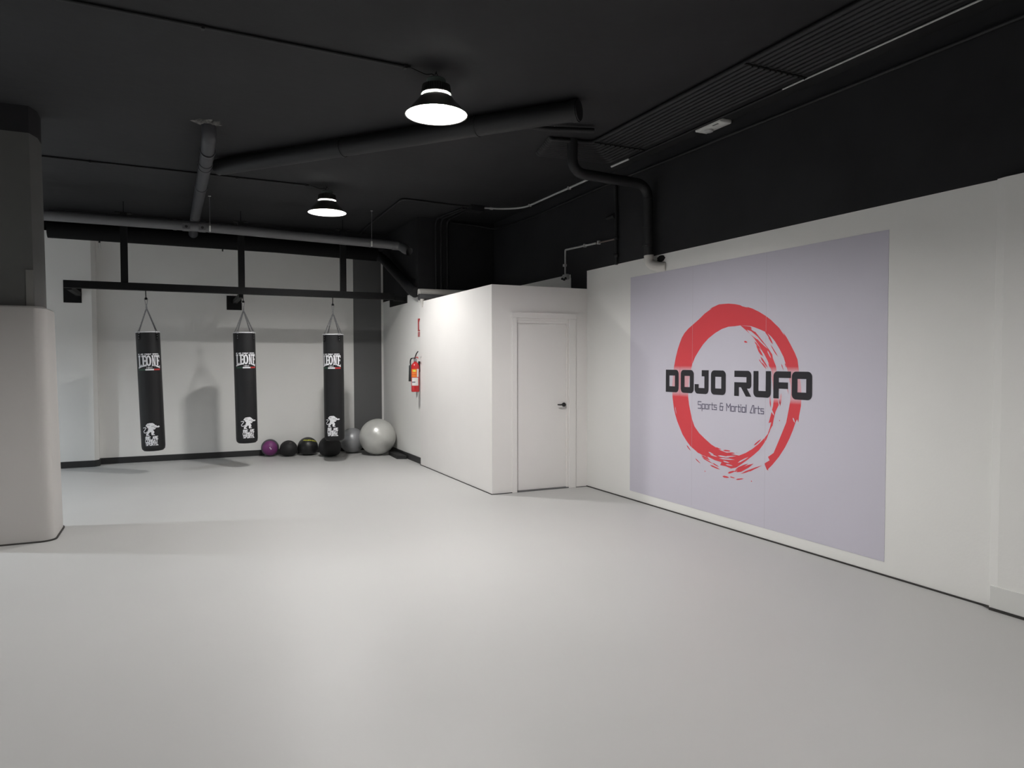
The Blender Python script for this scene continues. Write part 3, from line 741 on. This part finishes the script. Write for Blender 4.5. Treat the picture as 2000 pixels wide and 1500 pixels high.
def dress_bag(b, R, top, alogo, alion):
    bm = leone_bm()
    for v in bm.verts: v.co.y += top-.503
    wrapbm(bm, R, alogo); lg = mesh('front_logo', bm, M['print_'], b, smooth='keep', label='large white lettering LEONE')
    bm = bmesh.new(); seglet(bm, 'WE ARE COMBAT SPORTS.', -.150, top-.315, .300, .017, .0042, .22); seglet(bm, '1947', -.036, top-.502, .080, .020, .004, .4)
    wrapbm(bm, R, alogo); mesh('small_lettering', bm, M['print_'], b, smooth='keep', label='small white lettering WE ARE COMBAT SPORTS and 1947')
    for u0, u1, m in ((-.152, -.05, 'green'), (-.05, .058, 'print_'), (.058, .152, 'red')):
        bm = bmesh.new(); rect(bm, u0, top-.527, u1, top-.507); wrapbm(bm, R, alogo, off=.0014)
        mesh('flag_band', bm, M[m], b, smooth='keep', label={'green': 'dark green', 'print_': 'white', 'red': 'red'}[m] + ' band of the flag stripe')
    bm = lion_bm()
    for v in bm.verts: v.co.y += top-1.425
    wrapbm(bm, R, alion, off=.0016); mesh('lion_emblem', bm, M['print_'], b, smooth='keep', label='white boxing lion emblem')
    bm = bmesh.new()
    for P in ([(800, 388), (872, 384)], [(700, 330), (760, 345)], [(860, 440), (905, 415)]): stroke(bm, [((p[0]-790)*.000512, (690-p[1])*.000416) for p in P], .0045)
    for v in bm.verts: v.co.y += top-1.425
    wrapbm(bm, R, alion, off=.0025); mesh('emblem_line', bm, M['vinyl'], b, smooth='keep', label='black lines inside the lion emblem')
    bm = bmesh.new(); seglet(bm, '#WE ARE', -.080, top-1.472, .165, .034, .0084, .28); seglet(bm, 'COMBAT', -.083, top-1.516, .165, .034, .0084, .28); seglet(bm, 'SPORTS.', -.076, top-1.560, .175, .034, .0084, .28)
    wrapbm(bm, R, alion); mesh('slogan', bm, M['print_'], b, smooth='keep', label='white lettering #WE ARE COMBAT SPORTS.')
def copy_thing(o):
    c = link(o.copy())
    for ch in list(o.children):
        d = link(ch.copy()); d.parent = c
        for g in list(ch.children):
            e = link(g.copy()); e.parent = d
    return c
bag0, RB, tp = make_bag()
bags = [bag0, copy_thing(bag0), copy_thing(bag0)]
spec = [((-.350, 11.15, 2.555), 'leftmost of the three black punching bags, nearest the padded column', .030, -.055, 1.006),
        ((.922, 11.15, 2.555), 'middle of the three black punching bags, with a bare wall behind it', .014, .12, .985),
        ((2.225, 11.15, 2.555), 'rightmost of the three black punching bags, hanging over the balls', .004, -.25, .998)]
for b, (p, lab, tilt, rz, sc) in zip(bags, spec):
    b.location = p; b['label'] = lab
    face = math.atan2(p[0], p[1])     # direction towards the camera
    b.rotation_euler = (0, -tilt, -face + rz)
    b.scale = (1, 1, sc)
for b, a, l in zip(bags, (.03, .0, .0), (-.07, .07, .07)): dress_bag(b, RB, tp, a, l)

# ================================================================== BALLS
def sphere_bm(r, flat=0.0, seg=40, ring=24):
    bm = bmesh.new(); bmesh.ops.create_uvsphere(bm, u_segments=seg, v_segments=ring, radius=r)
    if flat:
        for v in bm.verts:
            z = v.co.z + r
            if z < r*flat: v.co.z = -r + r*flat*.55 + z*.45
        m = min(v.co.z for v in bm.verts)
        for v in bm.verts: v.co.z -= (m + r)
    return bm
def ball(name, x, y, r, m, label, flat=0.0, group=None, cat='ball'):
    o = mesh(name, sphere_bm(r, flat), m, None, (x, y, r), True)
    return tag(o, label, cat, group)
def face_cam(o): o.rotation_euler = (0, 0, -math.atan2(o.location.x, o.location.y))
def patch_on(bm, r, az, el, off=.001):
    # place flat (u,v) marks on a sphere at azimuth/elevation facing -y
    for v in bm.verts:
        a = v.co.x/r + az; e = v.co.y/r + el
        v.co = Vector((math.cos(e)*math.sin(a), -math.cos(e)*math.cos(a), math.sin(e)))*(r+off)
b = ball('medicine_ball', 1.406, 12.3, .142, M['purple'], 'purple and grey medicine ball, leftmost on the floor by the back wall'); face_cam(b)
bm = bmesh.new(); stroke(bm, [(-.012, .012), (-.002, .020), (-.004, .006)], .007); stroke(bm, [(.002, .0), (.016, -.006), (.008, -.014)], .008); patch_on(bm, .142, .03, .02)
mesh('ball_mark', bm, M['print_'], b, smooth='keep', label='small white number mark')
b = ball('medicine_ball', 1.687, 12.2, .144, M['dball'], 'small matt black medicine ball with a faint red mark beside the purple ball', .35); face_cam(b)
bm = bmesh.new(); stroke(bm, [(-.01, .0), (.02, .006), (.045, .0)], .012); patch_on(bm, .144, .25, .85)
for v in bm.verts: v.co.z -= .144*.35*.55
mesh('ball_mark', bm, M['rust'], b, smooth='keep', label='faint reddish mark')
b = ball('medicine_ball', 2.0, 12.21, .168, M['bball'], 'glossy black medicine ball with yellow lettering on top', .4); face_cam(b)
bm = bmesh.new()
for k, ch in enumerate('XEZFIN'[:6]):
    pass
bm.free(); bm = bmesh.new()
for k in range(7):
    s0 = -.115 + k*.036
    stroke(bm, [(s0, 0), (s0+.022, .004)], .010); stroke(bm, [(s0, .018), (s0+.020, .020)], .008); stroke(bm, [(s0+(.0 if k % 2 else .02), 0), (s0+(.0 if k % 2 else .02), .02)], .007)
for v in bm.verts: v.co = Vector((v.co.x, v.co.y, 0))
for v in bm.verts:
    a = v.co.x/.115 + .35; e = .80 + v.co.y/.168 - (max(0, v.co.x)*2.2)
    v.co = Vector((math.cos(e)*math.sin(a), -math.cos(e)*math.cos(a), math.sin(e)))*(.169)
for v in bm.verts: v.co.z -= .168*.4*.55
mesh('ball_lettering', bm, M['yellow'], b, smooth='keep', label='worn yellow lettering')
b = ball('medicine_ball', 2.30, 11.88, .185, M['dball'], 'large matt black ball half hidden behind the rightmost punching bag', .35)
b = ball('exercise_ball', 2.732, 12.142, .215, M['ball2'], 'smaller grey exercise ball behind the large silver one')
b = ball('exercise_ball', 3.060, 11.70, .303, M['ball1'], 'largest silver exercise ball in the corner')
bm = bmesh.new(); poly(bm, [(3.20, 11.05), (3.34, 10.98), (3.36, 11.5), (3.30, 11.72), (3.22, 11.6)], 0)
r = bmesh.ops.extrude_face_region(bm, geom=bm.faces[:])
for v in r['geom']:
    if isinstance(v, bmesh.types.BMVert): v.co.z = .055; v.co.x = v.co.x*.97 + 3.28*.03
tag(mesh('black_pouch', bm, M['horn']), 'low black pouch lying on the floor against the far right skirting', 'pouch')

# ================================================================== EXTINGUISHER AND SIGN
def extinguisher():
    x, y = XR-.099, 10.30
    e = empty('fire_extinguisher', (x, y, 1.107), 'red fire extinguisher with a black horn mounted on the far white wall', 'fire extinguisher')
    bm = bmesh.new(); solid_lathe(bm, [(.055, 0), (.060, .004), (.062, .02), (.062, .385), (.055, .41), (.035, .435), (.024, .445), (.022, .47)], 32)
    mesh('cylinder', bm, M['ext'], e, smooth=True)
    bm = bmesh.new(); solid_lathe(bm, [(.020, .455), (.024, .458), (.024, .50), (.014, .505), (.014, .53)], 20)
    tube(bm, [(0, 0, .50), (-.045, -.01, .51)], .010, 10)
    mesh('valve', bm, M['chrome'], e, smooth=True)
    bm = bmesh.new(); tube(bm, [(-.02, -.03, .505), (0, -.005, .53), (.01, .02, .565), (.015, -.09, .60)][:1] + [(.0, .0, .525), (.0, -.06, .575), (.0, -.13, .605)], .008, 8)
    mesh('squeeze_lever', bm, M['horn'], e, smooth=True)
    bm = bmesh.new(); tube(bm, [(0, 0, .51), (0, -.05, .52), (0, -.12, .52), (0, -.13, .50)], .007, 8, rad=.02); mesh('carry_handle', bm, M['ext'], e, smooth=True)
    bm = bmesh.new(); tube(bm, [(-.03, .03, .505), (-.04, .10, .50), (-.04, .125, .44), (-.035, .12, .40)], .010, 10, rad=.04); mesh('hose', bm, M['horn'], e, smooth=True)
    bm = bmesh.new(); solid_lathe(bm, [(.036, .155), (.038, .155), (.030, .39), (.020, .405)], 24, (-.03, .12, 0)); mesh('discharge_horn', bm, M['horn'], e, smooth=True)
    bm = bmesh.new(); box(bm, .055, .099, -.03, .03, .30, .46); mesh('wall_bracket', bm, M['horn'], e)
    face = math.atan2(x, y)
    def lab(u0, v0, u1, v1, m, name, l, off=.001, aoff=0):
        bm = bmesh.new(); rect(bm, u0, v0, u1, v1); wrapbm(bm, .062, -face+aoff, .008, off); return mesh(name, bm, M[m], e, smooth='keep', label=l)
    lab(-.065, .225, .022, .345, 'orange', 'instruction_label', 'orange instruction label'); lab(.024, .225, .06, .345, 'whitepl', 'side_label', 'pale side label')
    lab(-.060, .255, .015, .262, 'red', 'label_line', 'dark line', .0015); lab(-.060, .285, .015, .290, 'red', 'label_line', 'dark line', .0015)
    lab(-.040, .305, .005, .332, 'yellow', 'label_mark', 'yellow mark', .0015)
    lab(-.060, .095, .048, .215, 'whitepl', 'inspection_label', 'white inspection label'); lab(-.055, .14, .0, .155, 'mgrey', 'label_text', 'bluish printed line', .0015)
    return e
extinguisher()
s = empty('extinguisher_sign', (XR, 10.36, 2.08), 'red and white fire extinguisher sign high on the far white wall', 'sign')
def signrect(name, y0, z0, y1, z1, m, d, label=None):
    bm = bmesh.new(); box(bm, -d, 0, y0, y1, z0, z1); return mesh(name, bm, M[m], s, label=label)
signrect('backing', -.105, -.145, .105, .145, 'whitepl', .003)
p = signrect('pictogram_panel', -.098, -.055, .098, .138, 'ext', .0042, 'red panel')
bm = bmesh.new(); box(bm, -.0052, 0, -.01, .035, -.035, .085); box(bm, -.0052, 0, .0, .025, .088, .105); box(bm, -.0052, 0, -.05, .0, .095, .105); box(bm, -.0052, 0, -.06, -.045, .02, .1)
mesh('pictogram', bm, M['whitepl'], p, label='white extinguisher pictogram')
p = signrect('text_panel', -.098, -.138, .098, -.068, 'ext', .0042, 'red panel with text')
bm = bmesh.new()
seglet(bm, 'EXTINTOR', -.08, -.118, .16, .03, .005, .3) if False else None
for ln, zz in (('EXTIN', -.098), ('TOR', -.128)):
    seglet(bm, ln, -.06, zz, .12 if ln == 'EXTIN' else .08, .018, .0035, .3)
for v in bm.verts: v.co = Vector((-.0052, -v.co.x, v.co.y))
mesh('lettering', bm, M['whitepl'], p, smooth='keep')
RING=[(4.603,0.613),(4.543,0.667),(4.47,0.745),(4.405,0.832),(4.356,0.915),(4.322,0.985),(4.294,1.054),(4.279,1.079),(4.265,1.054),(4.258,1.112),(4.241,1.189),(4.235,1.277),(4.243,1.364),(4.266,1.484),(4.281,1.572),(4.309,1.627),(4.353,1.694),(4.396,1.756),(4.425,1.791),(4.484,1.844),(4.522,1.874),(4.575,1.916),(4.636,1.954),(4.714,1.994),(4.794,2.028),(4.876,2.052),(4.942,2.068),(5.01,2.083),(5.097,2.094),(5.185,2.096),(5.276,2.08),(5.35,2.053),(5.425,2.02),(5.502,1.972),(5.58,1.931),(5.661,1.888),(5.722,1.844),(5.763,1.799),(5.794,1.746),(5.825,1.685),(5.856,1.604),(5.883,1.508),(5.897,1.426),(5.912,1.316),(5.906,1.192),(5.884,1.083),(5.861,1.016),(5.829,0.95),(5.786,0.885),(5.743,0.821),(5.68,0.76),(5.619,0.713),(5.548,0.681),(5.45,0.646),(5.354,0.638),(5.26,0.617),(5.172,0.61),(5.19,0.58),(5.115,0.579),(5.044,0.567),(4.976,0.586),(4.925,0.617),(4.843,0.67),(4.762,0.727),(4.699,0.776),(4.653,0.828),(4.614,0.879),(4.585,0.939),(4.595,0.933),(4.638,0.888),(4.7,0.835),(4.779,0.779),(4.86,0.734),(4.943,0.7),(5.029,0.702),(5.116,0.71),(5.188,0.721),(5.261,0.745),(5.317,0.764),(5.413,0.813),(5.491,0.857),(5.56,0.917),(5.601,0.994),(5.622,1.059),(5.643,1.124),(5.658,1.203),(5.655,1.297),(5.645,1.377),(5.626,1.457),(5.597,1.536),(5.557,1.602),(5.499,1.667),(5.441,1.724),(5.366,1.78),(5.273,1.828),(5.183,1.862),(5.094,1.88),(5.008,1.881),(4.94,1.885),(4.874,1.879),(4.808,1.872),(4.76,1.858),(4.697,1.837),(4.627,1.811),(4.573,1.774),(4.527,1.73),(4.475,1.663),(4.43,1.595),(4.393,1.505),(4.363,1.417),(4.347,1.317),(4.353,1.228),(4.373,1.137),(4.394,1.046),(4.422,0.988),(4.457,0.917),(4.493,0.845),(4.53,0.772),(4.593,0.73),(4.574,0.703),(4.635,0.667)]
INNER=[(4.94,1.885),(4.857,1.83),(4.775,1.768),(4.711,1.699),(4.655,1.629),(4.608,1.557),(4.577,1.487),(4.556,1.413),(4.544,1.333),(4.533,1.242),(4.542,1.173),(4.567,1.091),(4.59,1.025),(4.56,1.034),(4.575,0.986),(4.6,0.926),(4.585,0.939),(4.547,0.989),(4.533,1.059),(4.512,1.129),(4.478,1.187),(4.491,1.255),(4.47,1.358),(4.496,1.425),(4.512,1.516),(4.548,1.584),(4.556,1.618),(4.602,1.671),(4.661,1.73),(4.712,1.778),(4.768,1.832),(4.816,1.868)]
STREAKS=[(5.68,0.72,5.612,0.667,0.0098),(5.547,0.601,5.464,0.559,0.0082),(5.459,0.641,5.325,0.609,0.0147),(5.449,0.624,5.287,0.58,0.0098),(5.334,0.563,5.186,0.538,0.0115),(5.158,0.479,5.064,0.481,0.0147),(4.983,0.474,4.877,0.499,0.0098),(5.088,0.518,4.989,0.553,0.0147),(4.975,0.542,4.761,0.65,0.0246),(4.924,0.534,4.658,0.648,0.0115),(4.763,0.81,4.669,0.879,0.0115),(5.152,0.725,5.038,0.729,0.0115),(4.992,0.561,4.826,0.642,0.0164),(5.134,0.696,4.96,0.725,0.0115),(4.677,1.55,4.618,1.49,0.0115),(4.694,1.602,4.6,1.498,0.0131),(4.745,1.705,4.655,1.596,0.0147),(4.751,1.779,4.625,1.677,0.0098),(4.65,1.834,4.565,1.739,0.0115),(4.603,1.78,4.549,1.704,0.0147),(4.579,1.705,4.488,1.595,0.0066),(4.586,1.63,4.516,1.482,0.0164),(4.454,1.539,4.428,1.48,0.0066),(4.415,1.544,4.397,1.503,0.0066),(4.892,1.739,4.849,1.729,0.0131),(4.522,1.868,4.457,1.807,0.0131),(4.491,1.827,4.417,1.729,0.0147),(5.763,1.785,5.798,1.719,0.0066),(5.189,2.099,5.359,2.058,0.0082),(4.578,1.263,4.568,1.157,0.0115),(4.451,1.291,4.464,1.175,0.0164),(4.398,1.371,4.371,1.283,0.0098),(4.371,1.472,4.351,1.361,0.0131),(5.406,0.495,5.394,0.49,0.0098),(4.791,0.491,4.778,0.486,0.0082),(4.471,1.057,4.462,1.054,0.0082),(5.895,1.179,5.866,1.098,0.0082),(5.548,0.694,5.479,0.656,0.0164),(4.62,0.674,4.588,0.609,0.0164),(4.767,1.738,4.679,1.655,0.0098),(4.726,1.667,4.675,1.606,0.0082),(4.556,1.676,4.503,1.607,0.0066),(4.531,1.482,4.514,1.425,0.0098),(4.476,1.244,4.464,1.188,0.0098),(4.546,1.126,4.566,1.05,0.0131),(4.825,0.57,4.725,0.619,0.0098),(5.297,0.587,5.201,0.56,0.0098),(5.43,0.661,5.35,0.626,0.0115),(5.061,0.49,4.988,0.486,0.0082),(5.252,0.742,5.17,0.728,0.0082),(4.715,0.801,4.65,0.848,0.0098),(4.499,1.81,4.447,1.758,0.0082),(4.709,1.579,4.669,1.532,0.0066),(5.009,0.542,4.908,0.583,0.0098)]
GAPS=[(4.857,1.842,4.68,1.734,0.0262),(4.743,1.773,4.602,1.665,0.0131),(4.681,1.817,4.603,1.745,0.0082),(4.679,1.655,4.585,1.527,0.0115),(4.585,1.515,4.546,1.424,0.0098),(4.565,1.148,4.526,1.093,0.0131),(5.224,0.666,5.063,0.667,0.0131),(5.205,0.643,4.994,0.655,0.0115),(5.151,0.625,5.062,0.617,0.0115),(4.637,0.812,4.707,0.758,0.0115),(5.134,0.665,4.977,0.693,0.0098),(4.533,1.013,4.577,0.951,0.0098),(4.515,1.379,4.484,1.267,0.0115),(4.515,1.356,4.521,1.254,0.0098),(5.335,0.666,5.224,0.654,0.0098),(4.808,1.852,4.74,1.817,0.0147),(4.668,1.759,4.602,1.697,0.0131),(4.612,1.654,4.567,1.584,0.0115),(5.064,0.729,4.957,0.718,0.0115),(5.354,0.686,5.275,0.668,0.0115),(4.959,0.631,4.823,0.702,0.0115),(5.115,0.597,5.019,0.597,0.0098),(4.322,1.091,4.301,1.048,0.0115),(4.525,1.311,4.509,1.237,0.0098),(4.571,1.424,4.546,1.353,0.0115),(4.484,1.853,4.418,1.774,0.0066),(4.942,2.068,4.843,2.04,0.0082),(5.862,1.098,5.84,1.018,0.0066)]
# ================================================================== MURAL
def mural():
    y0, y1, z0, z1 = 6.661, 3.466, .100, 2.502
    o = empty('wall_mural', (W, (y0+y1)/2, z0), 'large lilac mural with a red brush ring on the white right wall', 'mural')
    def put(name, bm, m, d, label=None):
        for v in bm.verts: v.co = Vector((-d - v.co.z, v.co.x - (y0+y1)/2, v.co.y - z0))
        for f in bm.faces:
            f.normal_update()
            if f.normal.x > 0: f.normal_flip()
        return mesh(name, bm, m, o, smooth='keep', label=label)
    bm = bmesh.new(); box(bm, y1, y0, z0, z1, 0, .002)
    for v in bm.verts: v.co = Vector((-v.co.z, v.co.x-(y0+y1)/2, v.co.y-z0))
    mesh('vinyl_panel', bm, M['mural'], o)
    bm = bmesh.new()
    for y, a, b in ((5.60, z0+.02, z1), (4.63, z0, z1)): rect(bm, y-.0012, a, y+.0012, b)
    put('panel_seam', bm, M['mseam'], .0024)
    bm = bmesh.new(); poly(bm, RING); rg = put('brush_ring', bm, M['mred'], .0023, 'thick red brush ring')
    bm = bmesh.new(); poly(bm, INNER); put('inner_brush_stroke', bm, M['mred'], .0026, 'thin inner red brush stroke')
    bm = bmesh.new()
    for a in STREAKS: taper(bm, a[0], a[1], a[2], a[3], a[4]*1.25)
    put('brush_streaks', bm, M['mred'], .0029, 'loose red brush streaks')
    bm = bmesh.new()
    for a in GAPS: taper(bm, a[0], a[1], a[2], a[3], a[4]*1.1)
    put('brush_gaps', bm, M['mural'], .0033, 'lilac gaps between the brush hairs')
    # lettering DOJO RUFO : extents along y, cap height z
    ext = LETTERS
    zb, zt = LZ0, LZ1; t = .060
    def L(bm, ch, ya, yb):
        w = ya-yb; h = zt-zb
        X = lambda u: ya - u
        def rc(u0, v0, u1, v1): rect(bm, X(u1), zb+v0, X(u0), zb+v1)
        def qc(u, v, r, q):  # quarter disc; q quadrant in screen (u right)
            n = 6; a0 = {'tr': 0, 'tl': PI/2, 'bl': PI, 'br': -PI/2}[q]
            poly(bm, [(X(u), zb+v)] + [(X(u+r*math.cos(a0+PI/2*i/n)), zb+v+r*math.sin(a0+PI/2*i/n)) for i in range(n+1)])
        r = t*.72
        def blockcorner(u0, v0, q, rr=None):  # t x t corner cell with an outer rounded corner
            rr = rr or r
            u1, v1 = u0+t, v0+t
            if q == 'tl': P = [(u0, v0), (u1, v0), (u1, v1)]; cx, cy, a = u0+rr, v1-rr, PI/2
            if q == 'tr': P = [(u0, v1), (u0, v0), (u1, v0)]; cx, cy, a = u1-rr, v1-rr, 0
            if q == 'bl': P = [(u1, v0), (u1, v1), (u0, v1)]; cx, cy, a = u0+rr, v0+rr, PI
            if q == 'br': P = [(u1, v1), (u0, v1), (u0, v0)]; cx, cy, a = u1-rr, v0+rr, -PI/2
            arc = [(cx+rr*math.cos(a+PI/2*i/6), cy+rr*math.sin(a+PI/2*i/6)) for i in range(7)]
            poly(bm, [(X(p[0]), zb+p[1]) for p in P + arc])
        if ch == 'O':
            blockcorner(0, h-t, 'tl'); blockcorner(w-t, h-t, 'tr'); blockcorner(0, 0, 'bl'); blockcorner(w-t, 0, 'br')
            rc(t, h-t, w-t, h); rc(t, 0, w-t, t); rc(0, t, t, h-t); rc(w-t, t, w, h-t)
        if ch == 'D':
            rc(0, 0, t, h); blockcorner(w-t, h-t, 'tr'); blockcorner(w-t, 0, 'br'); rc(t, h-t, w-t, h); rc(t, 0, w-t, t); rc(w-t, t, w, h-t)
        if ch == 'J':
            rc(w-t*1.65, h-t*1.0, w-t, h); rc(w-t, t, w, h); blockcorner(w-t, 0, 'br'); rc(t, 0, w-t, t*.95); blockcorner(0, 0, 'bl'); rc(0, t, t, t*1.55)
        if ch == 'R':
            rc(0, h-t*.95, w-t, h); blockcorner(w-t, h-t, 'tr'); rc(w-t, h-t*1.65, w, h-t)
            blockcorner(w-t, h-t*2.65, 'br', .03); rc(0, h-t*2.5, w-t, h-t*1.75); rc(0, 0, t, h-t*2.5)
            poly(bm, [(X(u), zb+v) for u, v in ((w*.40, h-t*2.5), (w*.715, h-t*2.5), (w, 0), (w*.69, 0))])
        if ch == 'U':
            rc(0, t, t, h); rc(w-t, t, w, h); blockcorner(0, 0, 'bl'); blockcorner(w-t, 0, 'br'); rc(t, 0, w-t, t*.95)
        if ch == 'F':
            blockcorner(0, h-t, 'tl'); rc(t, h-t*.92, w, h); rc(0, 0, t, h-t); rc(t, h-t*2.45, w*.84, h-t*1.55)
    for ch, ya, yb in ext:
        bm = bmesh.new(); L(bm, ch, ya, yb)
        put('letter', bm, M['mblack'], .0038, 'charcoal letter %s' % ch)
    # tagline
    G = {'S': ([[(4,6),(0,6),(0,3.2),(4,3.2),(4,0),(0,0)]], 4), 'p': ([[(0,-2),(0,4),(3.4,4),(3.4,0),(0,0)]], 3.4), 'o': ([[(0,0),(0,4),(3.4,4),(3.4,0),(0,0)]], 3.4),
         'r': ([[(0,0),(0,4),(2.0,4)]], 1.9), 't': ([[(.7,5.6),(.7,0),(2.2,0)],[(0,4),(2.2,4)]], 2.1), 's': ([[(3,4),(0,4),(0,2.1),(3,2.1),(3,0),(0,0)]], 3),
         '&': ([[(3.2,6),(.6,6),(.6,3.2)],[(.0,3.2),(4.2,3.2)],[(.2,3.2),(.2,0),(3.6,0),(3.6,3.2)]], 4.2), 'M': ([[(0,0),(0,6),(2.3,2.8),(4.6,6),(4.6,0)]], 4.6),
         'a': ([[(0,4),(3.4,4),(3.4,0),(0,0),(0,4)]], 3.4), 'i': ([[(0,0),(0,4)],[(0,5.4),(0,5.9)]], .2), 'l': ([[(0,6),(0,0)]], .4),
         'A': ([[(0,0),(2.7,6),(4,6),(4,0)],[(0,0),(2.4,0)]], 4), ' ': ([], 1.6)}
    txt = 'Sports & Martial Arts'
    tot = sum(G[c][1] + 1.25 for c in txt) - 1.25
    s = (5.507-4.648)/tot; v = 1.100; x = 5.507; bm = bmesh.new(); sv = .066/6
    for c in txt:
        for st in G[c][0]: stroke(bm, [(x - p[0]*s, v + p[1]*sv) for p in st], .0085)
        x -= (G[c][1] + 1.25)*s
    put('tagline', bm, M['mgrey'], .0030, 'grey violet lettering Sports & Martial Arts')
mural()
